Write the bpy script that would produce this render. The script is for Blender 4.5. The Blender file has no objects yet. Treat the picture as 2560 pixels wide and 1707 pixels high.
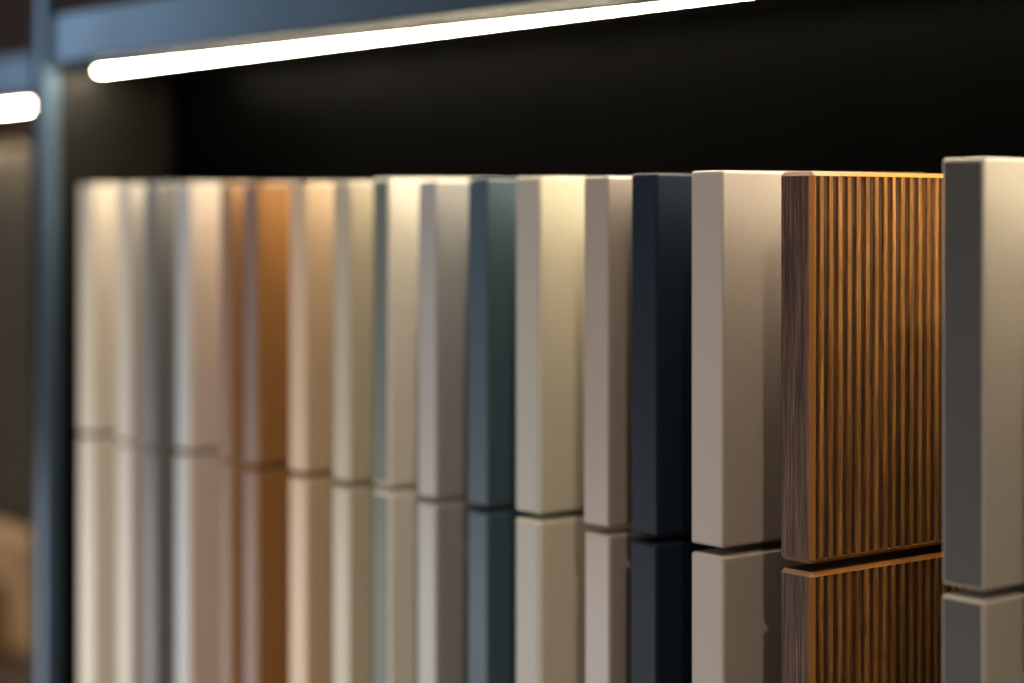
import bpy, bmesh, math, random
from mathutils import Vector
random.seed(7)
scene = bpy.context.scene
C = scene.collection

# ---------------------------------------------------------------- camera
# world: X runs along the row of samples (towards the viewer's end), Y goes into
# the display towards its back wall, Z is up.  Units are metres.
CAM_Z = 0.58
cam_d = bpy.data.cameras.new('camera')
cam = bpy.data.objects.new('camera', cam_d); C.objects.link(cam)
cam.location = (0.6808, -0.7307, CAM_Z)
cam.rotation_euler = (math.radians(90), 0, math.radians(51.34))
cam_d.sensor_width = 36.0
cam_d.lens = 71.7
cam_d.shift_y = -(853.5 - 535.0) / 2560.0
cam_d.clip_start = 0.02
cam_d.clip_end = 60
cam_d.dof.use_dof = True
cam_d.dof.focus_distance = 1.015
cam_d.dof.aperture_fstop = 2.75
scene.camera = cam

# ---------------------------------------------------------------- world and lamps
world = bpy.data.worlds.new('World'); scene.world = world
world.use_nodes = True
bg = world.node_tree.nodes['Background']
bg.inputs['Color'].default_value = (1.0, 0.89, 0.78, 1)
bg.inputs['Strength'].default_value = 0.12

def lamp(name, kind, loc, target, power, color, size=0.1, size_y=None, spread=None):
    d = bpy.data.lights.new(name, kind)
    d.energy = power; d.color = color
    if kind == 'AREA':
        d.shape = 'RECTANGLE'; d.size = size; d.size_y = size_y or size
        if spread: d.spread = math.radians(spread)
    else:
        d.shadow_soft_size = size
    o = bpy.data.objects.new(name, d); C.objects.link(o)
    o.location = loc
    o.rotation_euler = (Vector(target) - Vector(loc)).to_track_quat('-Z', 'Y').to_euler()
    return o
# the showroom window, far left of the row: cool light that glances along the row
lamp('window_light', 'AREA', (-2.75, -0.76, 1.12), (-0.7, 0.0, 0.7), 5.2, (0.55, 0.77, 1.0), 0.52, 0.7)
# added fill lamp, low before the row: board edges grow brighter downwards
lamp('front_fill_light', 'AREA', (-0.90, -0.44, 0.14), (-0.80, 0.0, 0.20), 4.0, (1.0, 0.97, 0.95), 1.3, 0.3)
# added soft overhead fill, brightens the top bevels of the lower boards
lamp('overhead_fill_light', 'AREA', (-0.2, -0.75, 2.5), (-0.2, 0.0, 0.4), 16, (1.0, 0.90, 0.82), 1.2, 0.6)
# ceiling spot of the showroom, behind the photographer's right shoulder
lamp('ceiling_spot', 'POINT', (2.5, -1.78, 3.0), (0, 0, 0.4), 165, (1.0, 0.80, 0.62), 0.06)

vs = scene.view_settings
vs.view_transform = 'Standard'; vs.look = 'None'; vs.exposure = 0.0; vs.gamma = 1.0
vs.use_curve_mapping = False
scene.render.engine = 'CYCLES'
scene.cycles.use_denoising = True
scene.cycles.max_bounces = 10
scene.cycles.diffuse_bounces = 6
scene.cycles.sample_clamp_indirect = 6.0
scene.cycles.caustics_reflective = False
scene.cycles.caustics_refractive = False

# ---------------------------------------------------------------- materials
def new_mat(name):
    m = bpy.data.materials.new(name); m.use_nodes = True
    nt = m.node_tree
    return m, nt, nt.nodes, nt.links, nt.nodes['Principled BSDF']

def lacquer(name, col, rough=0.42, bump=0.05, bscale=900.0, spec=0.5, metal=0.0):
    """painted or laminated board: faint orange-peel, faint uneven gloss, faint tone drift"""
    m, nt, N, L, p = new_mat(name)
    tc = N.new('ShaderNodeTexCoord')
    n1 = N.new('ShaderNodeTexNoise'); n1.inputs['Scale'].default_value = 14; n1.inputs['Detail'].default_value = 5
    L.new(tc.outputs['Object'], n1.inputs['Vector'])
    mr = N.new('ShaderNodeMapRange'); mr.inputs['To Min'].default_value = max(0.05, rough - 0.07); mr.inputs['To Max'].default_value = rough + 0.07
    L.new(n1.outputs['Fac'], mr.inputs['Value']); L.new(mr.outputs['Result'], p.inputs['Roughness'])
    mx = N.new('ShaderNodeMixRGB'); mx.blend_type = 'MULTIPLY'; mx.inputs['Fac'].default_value = 1
    mx.inputs['Color1'].default_value = (*col, 1)
    cr = N.new('ShaderNodeMapRange'); cr.inputs['To Min'].default_value = 0.93; cr.inputs['To Max'].default_value = 1.05
    L.new(n1.outputs['Fac'], cr.inputs['Value']); L.new(cr.outputs['Result'], mx.inputs['Color2'])
    L.new(mx.outputs['Color'], p.inputs['Base Color'])
    n2 = N.new('ShaderNodeTexNoise'); n2.inputs['Scale'].default_value = bscale; n2.inputs['Detail'].default_value = 3
    L.new(tc.outputs['Object'], n2.inputs['Vector'])
    b = N.new('ShaderNodeBump'); b.inputs['Strength'].default_value = bump; b.inputs['Distance'].default_value = 0.0006
    L.new(n2.outputs['Fac'], b.inputs['Height']); L.new(b.outputs['Normal'], p.inputs['Normal'])
    p.inputs['Specular IOR Level'].default_value = spec
    p.inputs['Metallic'].default_value = metal
    return m

def wood(name, dark, mid, light, rough=0.45, zs=7.0, scale=260.0, bump=0.35, vary=0.0):
    """straight vertical grain: noise stretched along Z, pores as fine dark streaks"""
    m, nt, N, L, p = new_mat(name)
    tc = N.new('ShaderNodeTexCoord')
    oi = N.new('ShaderNodeObjectInfo')
    add = N.new('ShaderNodeVectorMath'); add.operation = 'ADD'
    mul = N.new('ShaderNodeMath'); mul.operation = 'MULTIPLY'; mul.inputs[1].default_value = 3.7
    L.new(oi.outputs['Random'], mul.inputs[0]); L.new(mul.outputs[0], add.inputs[1]); L.new(tc.outputs['Object'], add.inputs[0])
    mp = N.new('ShaderNodeMapping'); mp.inputs['Scale'].default_value = (scale, scale, zs)
    L.new(add.outputs['Vector'], mp.inputs['Vector'])
    n1 = N.new('ShaderNodeTexNoise'); n1.inputs['Scale'].default_value = 1; n1.inputs['Detail'].default_value = 6; n1.inputs['Roughness'].default_value = 0.6; n1.inputs['Distortion'].default_value = 0.6
    L.new(mp.outputs['Vector'], n1.inputs['Vector'])
    cr = N.new('ShaderNodeValToRGB')
    e = cr.color_ramp.elements
    e[0].position = 0.30; e[0].color = (*dark, 1)
    e[1].position = 0.72; e[1].color = (*light, 1)
    k = e.new(0.50); k.color = (*mid, 1)
    L.new(n1.outputs['Fac'], cr.inputs['Fac'])
    mp2 = N.new('ShaderNodeMapping'); mp2.inputs['Scale'].default_value = (scale * 3.4, scale * 3.4, zs * 4)
    L.new(add.outputs['Vector'], mp2.inputs['Vector'])
    n2 = N.new('ShaderNodeTexNoise'); n2.inputs['Scale'].default_value = 1; n2.inputs['Detail'].default_value = 3
    L.new(mp2.outputs['Vector'], n2.inputs['Vector'])
    pr = N.new('ShaderNodeMapRange'); pr.inputs['From Min'].default_value = 0.34; pr.inputs['From Max'].default_value = 0.5; pr.inputs['To Min'].default_value = 0.45
    L.new(n2.outputs['Fac'], pr.inputs['Value'])
    mx = N.new('ShaderNodeMixRGB'); mx.blend_type = 'MULTIPLY'; mx.inputs['Fac'].default_value = 1
    L.new(cr.outputs['Color'], mx.inputs['Color1']); L.new(pr.outputs['Result'], mx.inputs['Color2'])
    # slow tone drift along the board and from piece to piece
    mp3 = N.new('ShaderNodeMapping'); mp3.inputs['Scale'].default_value = (160, 160, 9)
    L.new(add.outputs['Vector'], mp3.inputs['Vector'])
    n3 = N.new('ShaderNodeTexNoise'); n3.inputs['Scale'].default_value = 1; n3.inputs['Detail'].default_value = 2
    L.new(mp3.outputs['Vector'], n3.inputs['Vector'])
    vr = N.new('ShaderNodeMapRange'); vr.inputs['From Min'].default_value = 0.3; vr.inputs['From Max'].default_value = 0.7
    vr.inputs['To Min'].default_value = 1 - vary; vr.inputs['To Max'].default_value = 1 + vary * 0.6
    L.new(n3.outputs['Fac'], vr.inputs['Value'])
    mv = N.new('ShaderNodeMixRGB'); mv.blend_type = 'MULTIPLY'; mv.inputs['Fac'].default_value = 1
    L.new(mx.outputs['Color'], mv.inputs['Color1']); L.new(vr.outputs['Result'], mv.inputs['Color2'])
    L.new(mv.outputs['Color'], p.inputs['Base Color'])
    b = N.new('ShaderNodeBump'); b.inputs['Strength'].default_value = bump; b.inputs['Distance'].default_value = 0.0004
    L.new(mx.outputs['Color'], b.inputs['Height']); L.new(b.outputs['Normal'], p.inputs['Normal'])
    p.inputs['Roughness'].default_value = rough
    return m

def emitter(name, col, strength):
    m, nt, N, L, p = new_mat(name)
    p.inputs['Base Color'].default_value = (0.8, 0.8, 0.78, 1)
    p.inputs['Emission Color'].default_value = (*col, 1)
    p.inputs['Emission Strength'].default_value = strength
    return m

M = {}
M['wall'] = lacquer('black_back_board', (0.0003, 0.0003, 0.00025), 0.42, 0.01, 300, 0.008)
M['side'] = lacquer('dark_umber_side_board', (0.0032, 0.0028, 0.0022), 0.45, 0.03, 300, 0.15)
M['frame'] = lacquer('blue_grey_satin_metal', (0.035, 0.055, 0.080), 0.30, 0.02, 500, 1.0, 0.0)
M['frame'].node_tree.nodes['Principled BSDF'].inputs['Specular Tint'].default_value = (0.45, 0.70, 1.0, 1)
M['brown_wall'] = lacquer('dark_brown_board', (0.060, 0.036, 0.026), 0.7, 0.03, 300, 0.1)
M['alu'] = lacquer('warm_aluminium', (0.55, 0.53, 0.48), 0.35, 0.02, 500, 0.5, 0.9)
M['led'] = emitter('led_diffuser', (1.0, 0.865, 0.63), 124.0)
M['led_cap'] = lacquer('white_plastic', (0.75, 0.74, 0.70), 0.4)
M['bronze'] = lacquer('bronze_wire', (0.10, 0.080, 0.056), 0.45, 0.02, 500, 0.4, 0.2)
M['oak'] = wood('pale_oak', (0.20, 0.11, 0.05), (0.34, 0.20, 0.09), (0.45, 0.29, 0.15), 0.5, 5, 60)
M['walnut_edge'] = wood('walnut_edge_grain', (0.020, 0.010, 0.007), (0.105, 0.054, 0.037), (0.270, 0.165, 0.120), 0.6, 16.0, 760.0, 0.6, 0.3)
M['walnut_edge'].node_tree.nodes['Principled BSDF'].inputs['Specular IOR Level'].default_value = 0.2
M['walnut_rib'] = wood('walnut_rib', (0.110, 0.044, 0.011), (0.33, 0.145, 0.036), (0.52, 0.255, 0.075), 0.36, 22.0, 820.0, 0.6, 0.35)
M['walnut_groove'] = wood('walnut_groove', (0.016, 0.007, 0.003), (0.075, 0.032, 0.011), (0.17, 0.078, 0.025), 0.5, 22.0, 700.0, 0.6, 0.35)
M['walnut_edge_trim'] = lacquer('walnut_edge_trim', (0.27, 0.150, 0.085), 0.4, 0.05, 500)
M['walnut_trim'] = lacquer('walnut_trim', (0.36, 0.150, 0.034), 0.45, 0.05, 500, 0.3)

# ---------------------------------------------------------------- mesh helpers
def link(name, me, mat, parent=None):
    me.materials.append(M[mat] if isinstance(mat, str) else mat)
    o = bpy.data.objects.new(name, me); C.objects.link(o)
    if parent: o.parent = parent
    return o

def box_mesh(name, x0, x1, y0, y1, z0, z1, bev=0.0, seg=3, top_sag=0.0):
    bm = bmesh.new()
    bmesh.ops.create_cube(bm, size=1)
    for v in bm.verts:
        v.co = Vector((x0 + (v.co.x + .5) * (x1 - x0), y0 + (v.co.y + .5) * (y1 - y0), z0 + (v.co.z + .5) * (z1 - z0)))
    if bev > 0:
        bmesh.ops.bevel(bm, geom=bm.edges[:], offset=bev, segments=seg, profile=0.5, affect='EDGES')
        if seg > 1:
            for f in bm.faces: f.smooth = True
    me = bpy.data.meshes.new(name); bm.to_mesh(me); bm.free()
    if bev > 0 and seg > 1:
        # keep the big faces flat: only bevel strips are smooth-shaded across
        bm = bmesh.new(); bm.from_mesh(me)
        for f in bm.faces:
            n = f.normal
            f.smooth = max(abs(n.x), abs(n.y), abs(n.z)) < 0.999
        for e in bm.edges:
            if len(e.link_faces) == 2 and e.calc_face_angle(0) > math.radians(40): e.smooth = False
        bm.to_mesh(me); bm.free()
    return me

def box(name, x0, x1, y0, y1, z0, z1, mat, parent=None, bev=0.0, seg=3):
    return link(name, box_mesh(name, x0, x1, y0, y1, z0, z1, bev, seg), mat, parent)

def thing(name, loc, label, cat, group=None):
    o = bpy.data.objects.new(name, None); C.objects.link(o)
    o.location = loc; o.empty_display_size = 0.02
    tag(o, label, cat, group); return o

def tag(o, label, cat, group=None):
    o['label'] = label; o['category'] = cat
    if group: o['group'] = group

def structure(o): o['kind'] = 'structure'; return o

# ---------------------------------------------------------------- the setting
WALL_Y = 0.158
structure(box('back_wall', -0.922, 1.05, WALL_Y, WALL_Y + 0.018, -0.03, 1.15, 'wall'))
structure(box('shelf_board', -0.922, 1.05, -0.03, WALL_Y, -0.03, 0.0, 'side', bev=0.001, seg=1))
structure(box('next_bay_wall', -2.6, -0.95, 0.44, 0.458, -0.03, 1.15, 'brown_wall'))
structure(box('next_bay_shelf', -2.6, -0.95, 0.16, 0.44, 0.072, 0.10, 'brown_wall', bev=0.001, seg=1))

# display frame with post, fascia beam, end panel and hood
fr = thing('display_frame', (-0.866, 0.019, 0.0), 'slim blue grey metal post and top beam framing the dark sample bay', 'frame')
def fbox(name, x0, x1, y0, y1, z0, z1, mat, bev=0.001, seg=2, parent=None, root=fr):
    o = box(name, x0, x1, y0, y1, z0, z1, mat, None, bev, seg)
    p = parent or root
    o.parent = p
    w = Vector(root.location)
    o.location = -w if p is root else Vector((0, 0, 0))
    return o
fbox('post', -0.872, -0.8602, 0.012, 0.026, 0.0, 1.05, 'frame')
fbox('fascia_beam', -0.8598, 1.05, 0.017, 0.029, 0.7025, 0.7418, 'frame')
fbox('end_panel', -0.922, -0.910, 0.030, WALL_Y - 0.0002, 0.0, 0.7418, 'side', 0.0006)
fbox('hood_panel', -0.9098, 1.05, 0.0300, WALL_Y - 0.0002, 0.7042, 0.7200, 'side', 0.0004)

# second frame, the next bay set further back
f2 = thing('display_frame', (-1.6, 0.19, 0.10), 'blue grey top beam of the neighbouring bay with wire mesh, left of the post', 'frame')
fbox('fascia_beam', -2.6, -1.05, 0.185, 0.197, 0.7025, 0.7418, 'frame', root=f2)
fbox('hood_panel', -2.6, -1.05, 0.1972, 0.4398, 0.7025, 0.7200, 'brown_wall', root=f2)
fbox('end_panel', -1.06, -1.048, 0.1972, 0.4398, 0.10, 0.7023, 'brown_wall', root=f2)

# light strips
def led(x0, x1, y, ztop, label):
    t = thing('light_strip', ((x0 + x1) / 2, y, ztop), label, 'light')
    hw, hh = 0.0052, 0.0034
    def part(name, *a, **k):
        o = box(name, *a, **k); o.parent = t; o.location = -Vector(t.location); return o
    part('housing', x0, x1, y - hw - 0.002, y + hw + 0.002, ztop - 0.0022, ztop, mat='alu', bev=0.0004, seg=1)
    # rounded diffuser
    bm = bmesh.new(); prof = []
    for i in range(9):
        a = math.pi * i / 8
        prof.append((y - hw * math.cos(a), ztop - 0.0022 - (hh - 0.0022) * math.sin(a) ** 0.8))
    rings = [[bm.verts.new((x, py, pz)) for py, pz in prof] for x in (x0 + 0.003, x1 - 0.003)]
    for i in range(8):
        f = bm.faces.new((rings[0][i], rings[0][i + 1], rings[1][i + 1], rings[1][i])); f.smooth = True
    bm.faces.new(rings[0]); bm.faces.new(list(reversed(rings[1])))
    bm.faces.new((rings[0][0], rings[1][0], rings[1][-1], rings[0][-1]))
    bmesh.ops.recalc_face_normals(bm, faces=bm.faces[:])
    me = bpy.data.meshes.new('diffuser'); bm.to_mesh(me); bm.free()
    o = link('diffuser', me, 'led', t); o.location = -Vector(t.location)
    for xa, xb in ((x0, x0 + 0.0028), (x1 - 0.0028, x1)):
        part('end_cap', xa, xb, y - hw - 0.003, y + hw + 0.003, ztop - 0.0028, ztop - 0.0001, mat='led_cap', bev=0.0004, seg=2)
    return t
led(-0.900, 1.02, 0.084, 0.7040, 'long glowing light strip under the beam above the row of sample boards')
led(-2.5, -1.405, 0.270, 0.7023, 'short glowing light strip above the wire mesh, beyond the blue grey post')

# wire mesh panel in the next bay
mesh_t = thing('wire_mesh_panel', (-1.80, 0.30, 0.10), 'bronze wire mesh panel standing in the neighbouring bay beyond the post', 'mesh panel')
box('backing', -0.37, 0.37, 0.014, 0.020, 0.0, 0.56, 'wall', mesh_t)
hb = box_mesh('wire', -0.36, 0.36, -0.0012, 0.0012, -0.0030, 0.0030)
hb.materials.append(M['bronze'])
vb = box_mesh('upright_bar', -0.006, 0.006, 0.001, 0.007, 0.0, 0.56)
vb.materials.append(M['bronze'])
for i in range(35):
    o = bpy.data.objects.new('wire', hb); C.objects.link(o); o.parent = mesh_t; o.location = (0, 0, 0.006 + i * 0.0160)
for i in range(20):
    o = bpy.data.objects.new('upright_bar', vb); C.objects.link(o); o.parent = mesh_t; o.location = (-0.352 + i * 0.037, 0, 0)

# oak blocks on the next bay's shelf
def block(x, y, z, sx, sy, sz, rz, label):
    o = box('wood_block', -sx / 2, sx / 2, -sy / 2, sy / 2, 0, sz, 'oak', None, 0.003, 2)
    o.location = (x, y, z); o.rotation_euler = (0, 0, rz)
    tag(o, label, 'block'); return o
block(-1.40, 0.262, 0.10, 0.34, 0.05, 0.125, 0.0, 'long tan wood block lying on the shelf in front of the wire mesh')
block(-1.46, 0.195, 0.10, 0.10, 0.04, 0.075, 0.4, 'small turned tan wood block in front of the longer block beneath the mesh')

# ---------------------------------------------------------------- the sample boards
TOP = 0.6005; CUT_HI = 0.4103; CUT_LO = 0.4061
GU = 'upper sample boards in the row'; GL = 'lower sample boards in the row'

def board(x0, x1, mat, upper, label, top=TOP, cut=0.0, bev=0.0017, plate=None, y0=0.0, rz=0.0):
    z0, z1 = (CUT_HI + cut, top) if upper else (0.0, CUT_LO + cut)
    loc = ((x0 + x1) / 2, WALL_Y, z0)
    g = GU if upper else GL
    hx = (x1 - x0) / 2; D = WALL_Y - y0
    me = box_mesh('sample_board', -hx, hx, -D, 0.0, 0.0, z1 - z0, bev, 4)
    if plate is None:
        o = link('sample_board', me, mat); o.location = loc
    else:
        o = thing('sample_board', loc, label, 'sample board')
        link('panel', me, mat, o)
        box('edge_band', -hx + bev, hx - bev, -D - 0.0006, -D + 0.003, bev, z1 - z0 - bev, plate, o, 0.0003, 1)
    o.rotation_euler = (0, 0, rz)
    tag(o, label, 'sample board', g)
    return o

def ribbed_board(x0, x1, upper, label, top, cut=0.0):
    z0, z1 = (CUT_HI + cut, top) if upper else (0.0, CUT_LO + cut)
    H = z1 - z0; W = x1 - x0; D = WALL_Y
    root = thing('sample_board', (x0, WALL_Y, z0), label, 'sample board', GU if upper else GL)
    c = 0.0021; r = 0.0014                                  # chamfer, rib height
    box('core', c, W - c, -D + c, 0.0, 0.0, H, 'walnut_groove', root)
    box('rib_ground', W - c + 0.00005, W - r, -D + c, 0.0, c, H - c, 'walnut_groove', root)
    box('edge_band', c, W - c, -D, -D + c - 0.00005, c, H - c, 'walnut_edge', root)
    box('back_face', 0.0, c - 0.00005, -D + c, 0.0, c, H - c, 'walnut_edge', root)
    def prism(name, pts, mat):
        bm = bmesh.new(); vs_ = [bm.verts.new(p) for p in pts]
        bmesh.ops.convex_hull(bm, input=vs_)
        bmesh.ops.recalc_face_normals(bm, faces=bm.faces[:])
        me = bpy.data.meshes.new(name); bm.to_mesh(me); bm.free()
        return link(name, me, mat, root)
    # smooth chamfered trims: upright at the corner, top and bottom on the edge and on the ribbed face
    s = 0.0006; zz = (c, H - c)
    prism('corner_trim', [(W - c, -D, z) for z in zz] + [(W, -D + c, z) for z in zz] + [(W - c, -D + c + s, z) for z in zz] + [(W, -D + c + s, z) for z in zz], 'walnut_trim')
    prism('corner_trim', [(c, -D, z) for z in zz] + [(0, -D + c, z) for z in zz] + [(c, -D + c - 0.0001, z) for z in zz], 'walnut_edge')
    for zo, zi in ((H, H - c), (0.0, c)):
        prism('edge_rim', [(0, -D + c, zi), (c, -D, zi), (W - c, -D, zi), (W, -D + c, zi), (c, -D + c, zo), (W - c, -D + c, zo)], 'walnut_edge_trim')
        prism('face_rim', [(W - c, -D + c, zi), (W, -D + c, zi), (W, 0, zi), (W - c, 0, zi), (W - c, -D + c, zo), (W - c, 0, zo)], 'walnut_trim')
    # ribs, slightly uneven in width
    pitch = 0.00664; n = int((D - c - s) / pitch)
    bm = bmesh.new()
    a = 0.00175
    pts = [(-0.0002, -a), (r * 0.75, -a + 0.0001), (r, -a + 0.0004), (r, 0.0006), (r - 0.00045, a - 0.0003), (r * 0.3, a), (-0.0002, a)]
    lo = [bm.verts.new((W - r + px, py, c)) for px, py in pts]; hi = [bm.verts.new((W - r + px, py, H - c)) for px, py in pts]
    for i in range(len(pts)):
        j = (i + 1) % len(pts)
        f = bm.faces.new((lo[i], lo[j], hi[j], hi[i])); f.smooth = False
    bm.faces.new(lo); bm.faces.new(list(reversed(hi)))
    bmesh.ops.recalc_face_normals(bm, faces=bm.faces[:])
    me = bpy.data.meshes.new('rib'); bm.to_mesh(me); bm.free(); me.materials.append(M['walnut_rib'])
    for i in range(n):
        o = bpy.data.objects.new('rib', me); C.objects.link(o); o.parent = root
        o.location = (0, -D + c + s + pitch * (i + 0.72) + random.uniform(-0.00012, 0.00012), 0)
        o.scale = (1, random.uniform(0.93, 1.07), 1)
    return root

def P(name, col, rough=0.42, bump=0.05, bscale=900.0, spec=0.5):
    M[name] = lacquer(name, col, rough, bump, bscale, spec); return name

ivory = (0.80, 0.745, 0.64)
rows = [
 # x0, x1, material, look for the label, top offset, cut offset, plate
 (0.139, 0.161, P('lacquer_stone', (0.40, 0.37, 0.33)), None, .001, .002, None),
 (0.0796, 0.1039, P('lacquer_beige', (0.50, 0.455, 0.385), 0.5), 'beige sample board with charcoal front edge, taller than the walnut board beside it', 0.0045, 0.0018, P('charcoal_edge', (0.072, 0.067, 0.063), 0.5, 0.05, 900.0, 0.35)),
 (-0.0224, 0.0, 'RIB', 'ribbed walnut sample board with orange brown chamfered rim', 0.0, 0.0, None),
 (-0.0843, -0.0604, P('leather_taupe', (0.46, 0.40, 0.345), 0.45, 0.55, 1700.0), 'taupe sample board with fine leather grain beside the ribbed walnut board', 0.0015, 0.0, None),
 (-0.1309, -0.1100, P('satin_navy', (0.009, 0.017, 0.030), 0.5, 0.05, 900.0, 0.14), 'navy black satin sample board between two taupe boards', 0.0008, 0.0, None),
 (-0.1698, -0.1488, P('lacquer_mushroom', (0.40, 0.34, 0.295), 0.35), 'mushroom taupe sample board between the navy and the wide cream board', -0.0002, 0.0, None),
 (-0.2298, -0.2067, P('lacquer_cream', (0.66, 0.62, 0.48), 0.45), 'pale olive cream sample board between the mushroom and the slate blue board', 0.0004, 0.0006, P('stone_edge', (0.44, 0.415, 0.37), 0.5)),
 (-0.2754, -0.2561, P('satin_slate_blue', (0.052, 0.088, 0.120), 0.45, 0.05, 900.0, 0.3), 'slate blue sample board between cream and cool grey boards', 0.0, -0.0006, None),
 (-0.3242, -0.3055, P('lacquer_cool_grey', (0.40, 0.385, 0.375), 0.4), 'cool grey sample board beside the slate blue board', -0.0004, -0.001, None),
 (-0.3715, -0.3531, P('lacquer_ivory', ivory, 0.45), 'ivory sample board with sage green front edge', 0.0014, 0.001, P('sage_edge', (0.125, 0.150, 0.130), 0.5)),
 (-0.4171, -0.3972, P('lacquer_olive_beige', (0.47, 0.42, 0.31), 0.4), 'olive beige sample board between the sage edged and the peach board', 0.0, -0.0006, None),
 (-0.4690, -0.4479, P('lacquer_peach', (0.60, 0.44, 0.29), 0.45), 'peach beige sample board beside the amber brown board', 0.0, 0.0, None),
 (-0.5272, -0.5085, P('amber_veneer', (0.31, 0.150, 0.045), 0.4), 'amber brown sample board beside the peach board', 0.0006, -0.0006, P('brown_edge', (0.20, 0.130, 0.105), 0.5)),
 (-0.5593, -0.5457, P('chestnut_veneer', (0.40, 0.225, 0.110), 0.45), 'slim chestnut sample board between amber brown and blush white boards', 0.0010, 0.0, P('russet_edge', (0.22, 0.140, 0.110), 0.5)),
 (-0.6205, -0.6004, P('lacquer_blush', (0.62, 0.54, 0.47), 0.45), 'blush white sample board with cool grey front edge', 0.0016, 0.001, P('cool_edge', (0.44, 0.45, 0.46), 0.5)),
 (-0.6690, -0.6527, P('lacquer_pewter', (0.15, 0.148, 0.148), 0.45), 'pewter grey sample board between two off white boards', 0.0018, -0.001, None),
 (-0.7101, -0.6910, P('lacquer_off_white', (0.60, 0.55, 0.48), 0.45), 'off white sample board between the pewter and the warm ivory boards', 0.0020, 0.0, None),
 (-0.7740, -0.7510, P('lacquer_warm_ivory', (0.66, 0.59, 0.48), 0.45), 'warm ivory sample board at the end of the row beside the metal post', 0.0022, 0.0008, None),
]
for (x0, x1, mat, look, dt, dc, plate) in rows:
    look = look or 'stone grey sample board beyond the beige board with charcoal edge'
    for upper in (True, False):
        label = ('upper ' if upper else 'lower ') + look
        if mat == 'RIB':
            ribbed_board(x0, x1, upper, label, TOP + dt, dc)
        else:
            board(x0, x1, mat, upper, label, TOP + dt, dc, 0.0017, plate, random.uniform(-0.0006, 0.0006), random.uniform(-0.0015, 0.0015))
